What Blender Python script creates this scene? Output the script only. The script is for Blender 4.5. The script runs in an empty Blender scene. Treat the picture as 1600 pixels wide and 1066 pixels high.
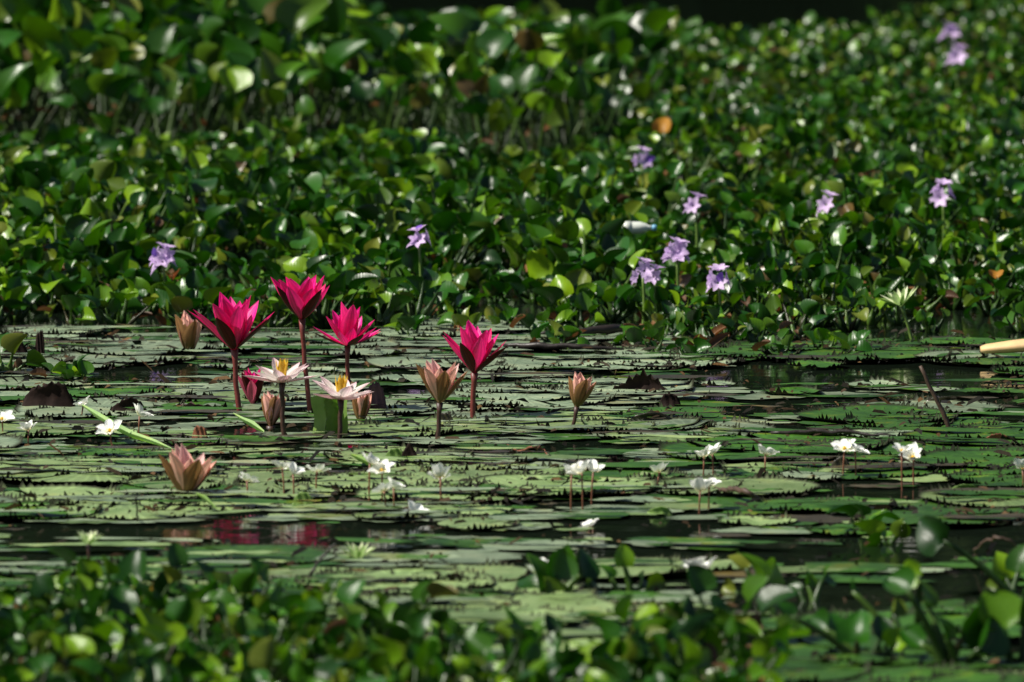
import bpy, math, random
import numpy as np
from mathutils import Vector, Matrix, Euler

random.seed(7)
rng = np.random.default_rng(7)
C = bpy.context.scene.collection
scene = bpy.context.scene
R = math.radians

# ------------------------------------------------------------------ camera, sky, sun, exposure
CAM_H, FPX = 1.00, 10000.0
PITCH = math.atan(0.0883)
cd = bpy.data.cameras.new('camera')
cd.sensor_width = 36.0
cd.lens = 36.0 * FPX / 1600.0
cd.clip_start = 0.5
cd.clip_end = 2000
cd.dof.use_dof = True
cd.dof.focus_distance = 10.2
cd.dof.aperture_fstop = 10.0
cam = bpy.data.objects.new('camera', cd)
C.objects.link(cam)
cam.location = (0, 0, CAM_H)
cam.rotation_euler = (math.pi / 2 - PITCH, 0, 0)
scene.camera = cam

SUN_EL, SUN_AZ = R(50), R(-104)          # azimuth from +Y towards +X
world = bpy.data.worlds.new('World')
scene.world = world
world.use_nodes = True
wn = world.node_tree
bg = wn.nodes['Background']
sky = wn.nodes.new('ShaderNodeTexSky')
sky.sky_type = 'NISHITA'
sky.sun_disc = False
sky.sun_elevation = SUN_EL
sky.sun_rotation = SUN_AZ
sky.dust_density = 1.5
wn.links.new(sky.outputs[0], bg.inputs[0])
bg.inputs[1].default_value = 0.05
sl = bpy.data.lights.new('sun', 'SUN')
sl.energy = 5.0
sl.angle = R(0.5)
sl.color = (1.0, 0.95, 0.86)
sun = bpy.data.objects.new('sun', sl)
C.objects.link(sun)
sdir = Vector((math.sin(SUN_AZ) * math.cos(SUN_EL), math.cos(SUN_AZ) * math.cos(SUN_EL), math.sin(SUN_EL)))
sun.rotation_euler = sdir.to_track_quat('Z', 'Y').to_euler()
sun.location = (0, 0, 30)
vs = scene.view_settings
vs.view_transform = 'Standard'
vs.look = 'None'
vs.gamma = 1.0
vs.exposure = 0.6
vs.use_curve_mapping = False

# ------------------------------------------------------------------ pixel <-> place (photograph is 1600 x 1066)
FWD = Vector((0, math.cos(PITCH), -math.sin(PITCH)))
UP = Vector((0, math.sin(PITCH), math.cos(PITCH)))
CAMP = Vector((0, 0, CAM_H))
def ray(px, py):
    return FWD + Vector((1, 0, 0)) * ((px - 800) / FPX) + UP * (-(py - 533) / FPX)
def ground(px, py, z=0.0):
    d = ray(px, py)
    return CAMP + d * ((z - CAM_H) / d.z)
def at(px, py, Y):
    d = ray(px, py)
    return CAMP + d * (Y / d.y)
def to_px(p):
    v = Vector(p) - CAMP
    w = v.dot(FWD)
    return 800 + FPX * v.x / w, 533 - FPX * v.dot(UP) / w
def mm_per_px(Y):
    return Y / FPX

# ------------------------------------------------------------------ materials
def new_mat(name):
    m = bpy.data.materials.new(name)
    m.use_nodes = True
    nt = m.node_tree
    b = nt.nodes['Principled BSDF']
    return m, nt, b
def N(nt, t, **kw):
    n = nt.nodes.new(t)
    for k, v in kw.items():
        setattr(n, k, v)
    return n
def ramp(nt, stops, interp='LINEAR'):
    r = N(nt, 'ShaderNodeValToRGB')
    r.color_ramp.interpolation = interp
    e = r.color_ramp.elements
    while len(e) < len(stops):
        e.new(0.5)
    for i, (p, c) in enumerate(stops):
        e[i].position = p
        e[i].color = (*c, 1)
    return r
def mixc(nt, fac, a, b, blend='MIX'):
    m = N(nt, 'ShaderNodeMix', data_type='RGBA', blend_type=blend)
    for s, v in ((0, fac), (6, a), (7, b)):
        if isinstance(v, (int, float)):
            m.inputs[s].default_value = v
        elif isinstance(v, tuple):
            m.inputs[s].default_value = (*v, 1)
        else:
            nt.links.new(v, m.inputs[s])
    return m.outputs[2]
def rnd_value(nt):
    """one random number per leaf: the object's own, or the joined mesh's per-leaf attribute"""
    oi = N(nt, 'ShaderNodeObjectInfo')
    at_ = N(nt, 'ShaderNodeAttribute', attribute_name='rnd')
    a = N(nt, 'ShaderNodeMath', operation='ADD')
    nt.links.new(oi.outputs['Random'], a.inputs[0])
    nt.links.new(at_.outputs['Fac'], a.inputs[1])
    f = N(nt, 'ShaderNodeMath', operation='FRACT')
    nt.links.new(a.outputs[0], f.inputs[0])
    return f.outputs[0]
def translucent_out(nt, b, col, amount):
    out = nt.nodes['Material Output']
    t = N(nt, 'ShaderNodeBsdfTranslucent')
    if isinstance(col, tuple):
        t.inputs[0].default_value = (*col, 1)
    else:
        nt.links.new(col, t.inputs[0])
    mx = N(nt, 'ShaderNodeMixShader')
    mx.inputs[0].default_value = amount
    nt.links.new(b.outputs[0], mx.inputs[1])
    nt.links.new(t.outputs[0], mx.inputs[2])
    nt.links.new(mx.outputs[0], out.inputs[0])
def noise(nt, scale, detail=4, coord='Object', stretch=None):
    tc = N(nt, 'ShaderNodeTexCoord')
    n = N(nt, 'ShaderNodeTexNoise')
    n.inputs['Scale'].default_value = scale
    n.inputs['Detail'].default_value = detail
    src = tc.outputs[coord]
    if stretch:
        mp = N(nt, 'ShaderNodeMapping')
        mp.inputs['Scale'].default_value = stretch
        nt.links.new(src, mp.inputs[0])
        src = mp.outputs[0]
    nt.links.new(src, n.inputs[0])
    return n
def bump(nt, b, height, strength, dist):
    bp = N(nt, 'ShaderNodeBump')
    bp.inputs['Strength'].default_value = strength
    bp.inputs['Distance'].default_value = dist
    nt.links.new(height, bp.inputs['Height'])
    nt.links.new(bp.outputs[0], b.inputs['Normal'])

def leaf_material(name, stops, rough=0.34, tr=0.09, trcol=(1.7, 2.5, 0.4), spec=0.36):
    m, nt, b = new_mat(name)
    r = ramp(nt, stops)
    nt.links.new(rnd_value(nt), r.inputs[0])
    n = noise(nt, 28, 4)
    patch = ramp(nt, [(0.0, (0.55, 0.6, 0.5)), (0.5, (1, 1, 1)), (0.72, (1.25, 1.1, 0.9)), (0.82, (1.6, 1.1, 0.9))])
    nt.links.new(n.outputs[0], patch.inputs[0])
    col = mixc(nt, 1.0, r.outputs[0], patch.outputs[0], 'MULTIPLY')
    # fine parallel veins
    w = N(nt, 'ShaderNodeTexWave')
    w.inputs['Scale'].default_value = 60
    w.inputs['Distortion'].default_value = 1.5
    tc = N(nt, 'ShaderNodeTexCoord')
    nt.links.new(tc.outputs['Object'], w.inputs[0])
    bump(nt, b, w.outputs['Fac'], 0.12, 0.001)
    nt.links.new(col, b.inputs['Base Color'])
    b.inputs['Roughness'].default_value = rough
    b.inputs['Specular IOR Level'].default_value = spec
    t = mixc(nt, 1.0, col, trcol, 'MULTIPLY')
    translucent_out(nt, b, t, tr)
    return m
M = {}
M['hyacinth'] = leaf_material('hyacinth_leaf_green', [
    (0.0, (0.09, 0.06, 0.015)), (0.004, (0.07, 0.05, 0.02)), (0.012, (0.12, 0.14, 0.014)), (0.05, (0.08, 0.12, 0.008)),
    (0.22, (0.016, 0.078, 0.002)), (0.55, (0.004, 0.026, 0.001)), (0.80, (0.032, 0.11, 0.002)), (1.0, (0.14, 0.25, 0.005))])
M['stalk'] = leaf_material('hyacinth_stalk_green', [
    (0.0, (0.03, 0.025, 0.008)), (0.1, (0.010, 0.03, 0.003)), (0.6, (0.018, 0.05, 0.004)), (1.0, (0.06, 0.12, 0.015))], rough=0.4, tr=0.12)
M['dead'] = leaf_material('dead_leaf_brown', [
    (0.0, (0.06, 0.03, 0.015)), (0.5, (0.10, 0.05, 0.02)), (1.0, (0.20, 0.10, 0.04))], rough=0.6, tr=0.15, trcol=(1.5, 1.1, .8))

def two_sided(name, inner, outer, rough=0.45, tr=0.35, vein=0.25, basecol=None, tipcol=None, spec=0.4):
    """petal or pad: upper/inner face one colour, lower/outer face another; streaks along the petal"""
    m, nt, b = new_mat(name)
    g = N(nt, 'ShaderNodeNewGeometry')
    col = mixc(nt, g.outputs['Backfacing'], inner, outer)
    al = N(nt, 'ShaderNodeAttribute', attribute_name='along')
    if basecol:
        rr = ramp(nt, [(0.0, (1, 1, 1)), (0.38, (0, 0, 0))])
        nt.links.new(al.outputs['Fac'], rr.inputs[0])
        col = mixc(nt, rr.outputs[0], col, basecol)
    if tipcol:
        rr = ramp(nt, [(0.5, (0, 0, 0)), (1.0, (1, 1, 1))])
        nt.links.new(al.outputs['Fac'], rr.inputs[0])
        col = mixc(nt, rr.outputs[0], col, tipcol)
    ac = N(nt, 'ShaderNodeAttribute', attribute_name='across')
    mu = N(nt, 'ShaderNodeMath', operation='MULTIPLY'); mu.inputs[1].default_value = 26
    nt.links.new(ac.outputs['Fac'], mu.inputs[0])
    si = N(nt, 'ShaderNodeMath', operation='SINE')
    nt.links.new(mu.outputs[0], si.inputs[0])
    mr = N(nt, 'ShaderNodeMapRange')
    mr.inputs[1].default_value = -1; mr.inputs[2].default_value = 1
    mr.inputs[3].default_value = 1 - vein; mr.inputs[4].default_value = 1 + vein * .3
    nt.links.new(si.outputs[0], mr.inputs[0])
    n = noise(nt, 60, 3)
    mr2 = N(nt, 'ShaderNodeMapRange')
    mr2.inputs[3].default_value = 0.75; mr2.inputs[4].default_value = 1.25
    nt.links.new(n.outputs[0], mr2.inputs[0])
    mm = N(nt, 'ShaderNodeMath', operation='MULTIPLY')
    nt.links.new(mr.outputs[0], mm.inputs[0]); nt.links.new(mr2.outputs[0], mm.inputs[1])
    col = mixc(nt, 1.0, col, mm.outputs[0], 'MULTIPLY')
    nt.links.new(col, b.inputs['Base Color'])
    bump(nt, b, si.outputs[0], 0.25, 0.0006)
    b.inputs['Roughness'].default_value = rough
    b.inputs['Specular IOR Level'].default_value = spec
    translucent_out(nt, b, col, tr)
    return m
M['magenta'] = two_sided('magenta_petal', (0.86, 0.016, 0.30), (0.82, 0.014, 0.20), basecol=(0.60, 0.02, 0.06), tr=0.32, vein=.22)
M['magenta_sepal'] = two_sided('magenta_sepal', (0.62, 0.012, 0.13), (0.05, 0.006, 0.006), tr=0.08, spec=.12, vein=.3)
M['peach'] = two_sided('peach_petal', (0.88, 0.56, 0.52), (0.86, 0.46, 0.36), basecol=(0.50, 0.28, 0.14), tr=0.28, vein=.3)
M['peach_sepal'] = two_sided('peach_sepal', (0.80, 0.42, 0.34), (0.22, 0.12, 0.045), tr=0.3, basecol=(0.10, 0.09, 0.02), spec=.2, vein=.3)
M['rose'] = two_sided('rose_petal', (0.80, 0.12, 0.28), (0.62, 0.10, 0.18), tr=0.4)
M['blush'] = two_sided('blush_petal', (0.90, 0.88, 0.80), (0.90, 0.78, 0.76), tr=0.4, tipcol=(0.88, 0.56, 0.62), vein=.18)
M['blush_sepal'] = two_sided('blush_sepal', (0.84, 0.68, 0.70), (0.62, 0.36, 0.38), tr=0.25, vein=.25)
M['yellow'] = two_sided('yellow_stamen', (0.85, 0.62, 0.06), (0.80, 0.50, 0.04), tr=0.3, vein=.1)
M['white'] = two_sided('white_petal', (0.90, 0.91, 0.86), (0.86, 0.87, 0.80), tr=0.22, vein=.1, basecol=(0.84, 0.80, 0.45))
M['greenwhite'] = two_sided('green_white_petal', (0.80, 0.86, 0.55), (0.50, 0.68, 0.28), tr=0.35, vein=.15)
M['green_sepal'] = two_sided('green_sepal', (0.55, 0.68, 0.30), (0.14, 0.26, 0.05), tr=0.3)
M['lavender'] = two_sided('lavender_petal', (0.80, 0.60, 0.90), (0.74, 0.54, 0.88), tr=0.4, vein=.3)
M['lavender_dark'] = two_sided('violet_petal', (0.26, 0.12, 0.60), (0.22, 0.12, 0.55), tr=0.3, vein=.3)

def simple(name, col, rough=0.6, spec=0.4, var=0.35, scale=40, bmp=0.3):
    m, nt, b = new_mat(name)
    n = noise(nt, scale, 5)
    r = ramp(nt, [(0.25, tuple(c * (1 - var) for c in col)), (0.75, tuple(min(1, c * (1 + var)) for c in col))])
    nt.links.new(n.outputs[0], r.inputs[0])
    nt.links.new(r.outputs[0], b.inputs['Base Color'])
    bump(nt, b, n.outputs[0], bmp, 0.002)
    b.inputs['Roughness'].default_value = rough
    b.inputs['Specular IOR Level'].default_value = spec
    return m
M['maroon_stem'] = simple('maroon_stem', (0.13, 0.025, 0.02), 0.45, scale=120)
M['dark_stem'] = simple('dark_brown_stem', (0.045, 0.02, 0.014), 0.45, scale=120)
M['green_stem'] = simple('green_stem', (0.10, 0.17, 0.03), 0.45, scale=120)
M['thin_stem'] = simple('thin_red_stem', (0.16, 0.06, 0.03), 0.5, scale=120)
M['wet_wood'] = simple('wet_dark_wood', (0.018, 0.013, 0.010), 0.45, scale=60, bmp=.8)
M['brown_wood'] = simple('brown_wood', (0.06, 0.035, 0.022), 0.6, scale=60, bmp=.8)
M['tan_wood'] = simple('tan_wood', (0.50, 0.34, 0.16), 0.6, scale=30, bmp=.4)
M['bark'] = simple('far_bark', (0.06, 0.045, 0.03), 0.9, scale=3)
M['mud'] = simple('bank_soil', (0.03, 0.04, 0.015), 0.9, scale=1.2)
M['plastic'] = simple('cloudy_plastic', (0.55, 0.58, 0.52), 0.3, scale=30, var=.3)
M['plastic_blue'] = simple('blue_print', (0.12, 0.30, 0.45), 0.3, scale=30, var=.3)
M['debris'] = leaf_material('dark_debris', [(0.0, (0.008, 0.008, 0.008)), (0.6, (0.02, 0.018, 0.012)), (0.9, (0.05, 0.03, 0.016)), (1.0, (0.12, 0.07, 0.03))], rough=.7, tr=.05, spec=.08)
M['crown'] = leaf_material('far_tree_leaf', [(0.0, (0.015, 0.035, 0.01)), (1.0, (0.035, 0.06, 0.016))], rough=.8, tr=.05, spec=.15)

def pad_material(name, a, b2, under, rough=0.38):
    m, nt, b = new_mat(name)
    g = N(nt, 'ShaderNodeNewGeometry')
    n = noise(nt, 9, 6)
    r = ramp(nt, [(0.22, tuple(x * .35 for x in a)), (0.38, a), (0.58, b2), (0.66, tuple(x * .8 + y for x, y in zip(b2, (0.07, 0.05, 0.0)))), (0.78, (0.12, 0.07, 0.03))])
    n.inputs['Roughness'].default_value = .65
    nt.links.new(n.outputs[0], r.inputs[0])
    ac = N(nt, 'ShaderNodeAttribute', attribute_name='across')
    mu = N(nt, 'ShaderNodeMath', operation='MULTIPLY'); mu.inputs[1].default_value = 2 * math.pi * 17
    nt.links.new(ac.outputs['Fac'], mu.inputs[0])
    si = N(nt, 'ShaderNodeMath', operation='SINE'); nt.links.new(mu.outputs[0], si.inputs[0])
    pw = N(nt, 'ShaderNodeMath', operation='POWER'); pw.inputs[1].default_value = 8
    nt.links.new(si.outputs[0], pw.inputs[0])
    vr = N(nt, 'ShaderNodeMapRange')
    vr.inputs[3].default_value = 0.7; vr.inputs[4].default_value = 1.3
    nt.links.new(rnd_value(nt), vr.inputs[0])
    col = mixc(nt, 1.0, r.outputs[0], vr.outputs[0], 'MULTIPLY')
    vf = N(nt, 'ShaderNodeMapRange'); vf.inputs[3].default_value = 1.0; vf.inputs[4].default_value = 1.35
    nt.links.new(pw.outputs[0], vf.inputs[0])
    col = mixc(nt, 1.0, col, vf.outputs[0], 'MULTIPLY')
    col = mixc(nt, g.outputs['Backfacing'], col, under)
    al = N(nt, 'ShaderNodeAttribute', attribute_name='along')
    rr = ramp(nt, [(0.93, (0, 0, 0)), (0.99, (1, 1, 1))])
    nt.links.new(al.outputs['Fac'], rr.inputs[0])
    col = mixc(nt, rr.outputs[0], col, (0.02, 0.022, 0.014))
    nt.links.new(col, b.inputs['Base Color'])
    n2 = noise(nt, 55, 5)
    bump(nt, b, n2.outputs[0], 0.55, 0.004)
    rg = N(nt, 'ShaderNodeMapRange')
    rg.inputs[3].default_value = rough - .12; rg.inputs[4].default_value = rough + .15
    nt.links.new(n2.outputs[0], rg.inputs[0])
    rm = N(nt, 'ShaderNodeMath', operation='MAXIMUM')
    nt.links.new(rg.outputs[0], rm.inputs[0]); nt.links.new(rr.outputs[0], rm.inputs[1])
    nt.links.new(rm.outputs[0], b.inputs['Roughness'])
    sp = N(nt, 'ShaderNodeMapRange')
    sp.inputs[3].default_value = 0.45; sp.inputs[4].default_value = 0.05
    nt.links.new(rr.outputs[0], sp.inputs[0])
    nt.links.new(sp.outputs[0], b.inputs['Specular IOR Level'])
    return m
M['pad'] = pad_material('grey_sheen_pad', (0.11, 0.155, 0.09), (0.20, 0.25, 0.15), (0.03, 0.012, 0.012))  # pale grey sheen of the pads is put into this base colour
M['pad_green_shaded'] = pad_material('green_pad_shaded', (0.013, 0.050, 0.003), (0.032, 0.095, 0.005), (0.03, 0.02, 0.012), rough=.45)  # green pads, darkened in colour to stand in for part shade rightward
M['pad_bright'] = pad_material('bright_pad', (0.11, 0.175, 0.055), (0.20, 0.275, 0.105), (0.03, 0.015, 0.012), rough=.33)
M['pad_dark'] = pad_material('dark_purple_pad', (0.03, 0.025, 0.014), (0.05, 0.04, 0.02), (0.018, 0.008, 0.008))
M['curl_dark'] = simple('dark_curled_pad', (0.016, 0.009, 0.007), .75, .10, var=.6, scale=90, bmp=.6)
M['curl_purple'] = pad_material('purple_curled_pad', (0.07, 0.03, 0.035), (0.09, 0.04, 0.04), (0.05, 0.018, 0.022), rough=.6)
M['curl_green'] = leaf_material('green_upright_leaf', [(0, (0.13, 0.22, 0.05)), (1, (0.18, 0.29, 0.07))], rough=.5, tr=.25)
M['curl_pale'] = leaf_material('pale_green_leaf', [(0, (0.25, 0.38, 0.14)), (1, (0.30, 0.44, 0.18))], rough=.35, tr=.2)
M['curl_rust'] = leaf_material('rust_brown_leaf', [(0, (0.20, 0.07, 0.03)), (1, (0.26, 0.10, 0.05))], rough=.55, tr=.25, trcol=(1.4, 1.1, .8))
M['orange'] = leaf_material('orange_leaf', [(0, (0.34, 0.13, 0.015)), (1, (0.40, 0.20, 0.02))], rough=.5, tr=.35, trcol=(1.3, 1.1, .8))

# water
m, nt, b = new_mat('pond_water')
n1 = noise(nt, 5, 3, 'Object', (0.55, 1.6, 1))
n2 = noise(nt, 34, 3, 'Object', (0.5, 1.5, 1))
ad = N(nt, 'ShaderNodeMath', operation='MULTIPLY_ADD')
ad.inputs[1].default_value = 0.22
nt.links.new(n2.outputs[0], ad.inputs[0]); nt.links.new(n1.outputs[0], ad.inputs[2])
bump(nt, b, ad.outputs[0], 0.12, 0.012)
b.inputs['Base Color'].default_value = (0.006, 0.010, 0.006, 1)
b.inputs['Roughness'].default_value = 0.05
b.inputs['IOR'].default_value = 1.333
M['water'] = m

# ------------------------------------------------------------------ mesh helpers
def make_mesh(name, verts, faces, mats, fmat=None, attrs=None, smooth=True):
    me = bpy.data.meshes.new(name)
    me.from_pydata([tuple(v) for v in verts], [], faces)
    for mt in (mats if isinstance(mats, (list, tuple)) else [mats]):
        me.materials.append(mt)
    if fmat is not None:
        me.polygons.foreach_set('material_index', fmat)
    if attrs:
        for k, arr in attrs.items():
            a = me.attributes.new(k, 'FLOAT', 'POINT')
            a.data.foreach_set('value', np.asarray(arr, dtype=np.float32))
    me.polygons.foreach_set('use_smooth', [smooth] * len(me.polygons))
    me.update()
    return me
def obj(name, me, parent=None, matrix=None):
    o = bpy.data.objects.new(name, me)
    C.objects.link(o)
    if parent is not None:
        o.parent = parent
    if matrix is not None:
        if parent is not None:
            o.matrix_local = matrix
        else:
            o.matrix_world = matrix
    return o
def tag(o, label=None, cat=None, group=None, kind=None):
    if label: o['label'] = label
    if cat: o['category'] = cat
    if group: o['group'] = group
    if kind: o['kind'] = kind
    return o
def tube_geo(pts, rad, n=7, cap=True):
    pts = [Vector(p) for p in pts]
    V, F = [], []
    ref = Vector((0.3, 1, 0.2)).normalized()
    for i, p in enumerate(pts):
        a = pts[max(i - 1, 0)]; c = pts[min(i + 1, len(pts) - 1)]
        t = (c - a).normalized()
        u = t.cross(ref).normalized(); v = t.cross(u).normalized()
        for k in range(n):
            an = 2 * math.pi * k / n
            V.append(p + (u * math.cos(an) + v * math.sin(an)) * rad[i])
    for i in range(len(pts) - 1):
        for k in range(n):
            k2 = (k + 1) % n
            F.append((i * n + k, (i + 1) * n + k, (i + 1) * n + k2, i * n + k2))
    if cap:
        F.append(tuple(range(n)))
        F.append(tuple(reversed([(len(pts) - 1) * n + k for k in range(n)])))
    return V, F
def tube(name, pts, rad, mat, n=8):
    V, F = tube_geo(pts, rad, n)
    return make_mesh(name, V, F, mat)
def curve_pts(a, b, bend, k=8, wob=0.0):
    a, b = Vector(a), Vector(b)
    out = []
    for i in range(k + 1):
        t = i / k
        p = a.lerp(b, t) + Vector(bend) * (4 * t * (1 - t))
        if 0 < i < k and wob:
            p += Vector((random.gauss(0, wob), random.gauss(0, wob), random.gauss(0, wob)))
        out.append(p)
    return out

# petal: runs from the origin outwards in +X/+Z, inner face towards the axis
def petal_geo(L, W, th0, th1, cup=0.5, nx=5, ny=9, base=0.35, sharp=0.8, twist=0.0, ruffle=0.0, pk=1.02):
    V, F, A, X = [], [], [], []
    r = 0.003; z = 0.0
    prev = 0
    for j in range(ny):
        v = j / (ny - 1)
        th = th0 + (th1 - th0) * (v ** 0.7)
        ds = L * (v - prev); prev = v
        r += math.sin(th) * ds; z += math.cos(th) * ds
        w = W * (base * (1 - v) ** 1.5 + math.sin(math.pi * min(v, 1) ** pk) ** sharp * (1 if v < 1 else 0))
        if j == ny - 1: w = W * 0.03
        nx_, nz_ = -math.cos(th), math.sin(th)
        for i in range(nx):
            u = -1 + 2 * i / (nx - 1)
            c = cup * u * u * w / 2 + twist * u * w * v + ruffle * W * math.sin(7 * v + 3 * u) * u * u
            V.append((r + nx_ * c, u * w / 2, z + nz_ * c)); A.append(v); X.append((u + 1) / 2)
    for j in range(ny - 1):
        for i in range(nx - 1):
            a = j * nx + i
            F.append((a, a + nx, a + nx + 1, a + 1))
    return V, F, A, X
def petal_mesh(name, mat, *a, **k):
    V, F, A, X = petal_geo(*a, **k)
    me = make_mesh(name, V, F, mat, attrs={'along': A, 'across': X})
    p = me.polygons[len(me.polygons) // 2]
    if p.normal.x * -1 + p.normal.z * 0.5 < 0:
        me.flip_normals()
    return me

# ------------------------------------------------------------------ setting: water, banks, far trees
def sheet(name, x0, x1, y0, y1, z, mat, nx=1, ny=1, zf=None):
    V, F = [], []
    for j in range(ny + 1):
        for i in range(nx + 1):
            x = x0 + (x1 - x0) * i / nx; y = y0 + (y1 - y0) * j / ny
            V.append((x, y, z + (zf(x, y) if zf else 0)))
    for j in range(ny):
        for i in range(nx):
            a = j * (nx + 1) + i
            F.append((a, a + 1, a + nx + 2, a + nx + 1))
    return tag(obj(name, make_mesh(name, V, F, mat)), kind='structure')
sheet('water', -300, 300, -40, 300, 0.0, M['water'])
sheet('far_bank', -300, 300, 46, 700, -0.4, M['mud'], 60, 60, lambda x, y: min(1.6, (y - 46) * .35) + .3 * math.sin(x * .31 + y * .2))

# joined-mesh builder: transforms templates in bulk
class Mass:
    def __init__(s): s.V = []; s.F = []; s.M = []; s.R = []; s.n = 0
    def add(s, tv, tf, mats, mi, rnds):
        """tv (k,3), tf (q,4), mats (n,4,4)"""
        n, k = len(mats), len(tv)
        if n == 0: return
        h = np.concatenate([tv, np.ones((k, 1))], 1)
        P = np.einsum('nij,kj->nki', np.asarray(mats)[:, :3, :], h).reshape(-1, 3)
        f = (tf[None] + (np.arange(n) * k)[:, None, None]).reshape(-1, 4) + s.n
        s.V.append(P); s.F.append(f); s.M.append(np.full(len(f), mi)); s.R.append(np.repeat(rnds, k)); s.n += n * k
    def build(s, name, mats):
        V = np.concatenate(s.V).astype(np.float32); F = np.concatenate(s.F).astype(np.int32)
        me = bpy.data.meshes.new(name)
        me.vertices.add(len(V)); me.vertices.foreach_set('co', V.ravel())
        me.loops.add(F.size); me.loops.foreach_set('vertex_index', F.ravel())
        me.polygons.add(len(F)); me.polygons.foreach_set('loop_start', np.arange(len(F), dtype=np.int32) * 4)
        for mt in mats: me.materials.append(mt)
        me.polygons.foreach_set('material_index', np.concatenate(s.M).astype(np.int32))
        me.polygons.foreach_set('use_smooth', np.ones(len(F), dtype=bool))
        a = me.attributes.new('rnd', 'FLOAT', 'POINT')
        a.data.foreach_set('value', np.concatenate(s.R).astype(np.float32))
        me.update(calc_edges=True)
        return obj(name, me)

def quads(V, F):
    return np.array(V, dtype=float), np.array(F, dtype=int)

# far bank wood: beyond the frame's top edge, met only as the dark reflection in the water
def far_wood():
    ms = Mass()
    q = quads([(-.5, -.5, 0), (.5, -.5, .1), (.55, .5, 0), (-.5, .45, .12)], [(0, 1, 2, 3)])
    mats, rn = [], []
    tr = quads(*tube_geo([(0, 0, 0), (0.05, 0, .5), (0, 0.05, 1)], [1, .8, .5], 6, cap=False))
    tm = []
    for i in range(46):
        x = -50 + i * 2.2 + random.uniform(-1, 1); y = 44 + random.uniform(0, 12)
        H = random.uniform(6.5, 8.5) if (-50 + i * 2.2) < 3 else random.uniform(13, 19)  # unseen trees kept low leftward, shaped so pads there catch sky sheen
        tm.append(np.array(Matrix.Translation((x, y, 0.2)) @ Matrix.Diagonal((.28, .28, H * .8, 1))))
        for c in range(11):
            cc = Vector((x + random.gauss(0, 1.4), y + random.gauss(0, 1.2), random.uniform(.02, .95) * H))
            rr = random.uniform(1.3, 2.4)
            for k in range(70):
                d = Vector((random.gauss(0, 1), random.gauss(0, 1), random.gauss(0, 1))).normalized() * rr * random.uniform(.6, 1)
                e = Euler((random.uniform(0, 6.3), random.uniform(0, 6.3), random.uniform(0, 6.3)))
                mats.append(np.array(Matrix.Translation(cc + d) @ e.to_matrix().to_4x4() @ Matrix.Scale(random.uniform(.5, 1.0), 4)))
                rn.append(random.random())
    ms.add(*q, mats, 0, rn)
    ms.add(*tr, tm, 1, [0.5] * len(tm))
    tag(ms.build('far_bank_wood', [M['crown'], M['bark']]), 'dark wood along the far bank mirrored in the open water', 'trees', kind='stuff')
far_wood()

# ------------------------------------------------------------------ labels: each thing told by the landmark nearest to it
LM = [  # pixel x, y, phrase
    (362, 600, 'the widest magenta lily'), (478, 560, 'the tallest magenta lily'), (542, 580, 'the flat-opened magenta lily'),
    (738, 620, 'the lone magenta lily'), (295, 540, 'the pink bud at the mat edge'), (447, 650, 'the upper blush star lily'),
    (530, 665, 'the lower blush star lily'), (683, 660, 'the peach cup lily'), (890, 650, 'the slim leaning bud'),
    (287, 760, 'the brownish bud in the shallows'), (1420, 510, 'the greenish white lily'), (560, 870, 'the pale star lily'),
    (138, 860, 'the white cup bloom'), (75, 620, 'the big dark curled pad'), (1460, 640, 'the slanting stick'),
    (1565, 545, 'the tan plank'), (255, 450, 'the drooping lavender bloom'), (655, 420, 'the half-hidden lavender bloom'),
    (1010, 470, 'the paired lavender bloom'), (1057, 440, 'the fullest lavender bloom'), (1123, 480, 'the dark-petalled bloom'),
    (1087, 350, 'the small lavender bloom'), (1293, 350, 'the compact lavender bloom'), (1473, 340, 'the bright lavender bloom'),
    (1003, 280, 'the shaded violet bloom'), (1490, 120, 'the farthest lavender bloom'), (985, 360, 'the plastic bottle'),
    (1035, 215, 'the orange upright leaf'), (1555, 430, 'the small orange leaf'), (890, 540, 'the long black branch'),
    (1180, 780, 'the arched brown twig'), (1000, 612, 'the crumpled brown pad'), (515, 685, 'the upright green leaf'),
    (880, 920, 'the broad-leaved foreground hyacinth'), (1185, 915, 'the three-leaved foreground hyacinth'),
    (1485, 1030, 'the long-stalked foreground hyacinth'), (1590, 940, 'the round-leaved front hyacinth'),
    (1327, 730, 'the far white flower pair'), (1107, 740, 'the central white pair'), (590, 770, 'the white flower cluster'),
    (505, 230, 'the dark hollow in the tall leaves'), (60, 110, 'the top left corner'), (300, 60, 'the tall clump crest'), (820, 190, 'the right end of the tall clump'), (640, 110, 'the tall clump middle'), (160, 200, 'the left dark hollow'), (480, 60, 'the clump edge by dark water'), (800, 90, 'the far open water'),
    (230, 925, 'the blurred white bloom'), (60, 1000, 'the bottom left corner'), (640, 1010, 'the bottom edge middle'), (1040, 797, 'the small domed pad'), (640, 715, 'the tilted leaf pair'),
]
ORD = ['nearest', 'second nearest', 'third nearest', 'fourth nearest', 'fifth nearest', 'sixth nearest', 'seventh nearest', 'eighth nearest',
       'ninth nearest', 'tenth nearest', 'eleventh nearest', 'twelfth nearest', 'thirteenth nearest', 'fourteenth nearest', 'fifteenth nearest',
       'sixteenth nearest', 'seventeenth nearest', 'eighteenth nearest', 'nineteenth nearest', 'twentieth nearest', 'twenty-first nearest',
       'twenty-second nearest', 'twenty-third nearest', 'twenty-fourth nearest', 'twenty-fifth nearest', 'twenty-sixth nearest',
       'twenty-seventh nearest', 'twenty-eighth nearest', 'twenty-ninth nearest', 'thirtieth nearest', 'thirty-first nearest', 'thirty-second nearest', 'thirty-third nearest', 'thirty-fourth nearest', 'thirty-fifth nearest']
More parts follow.
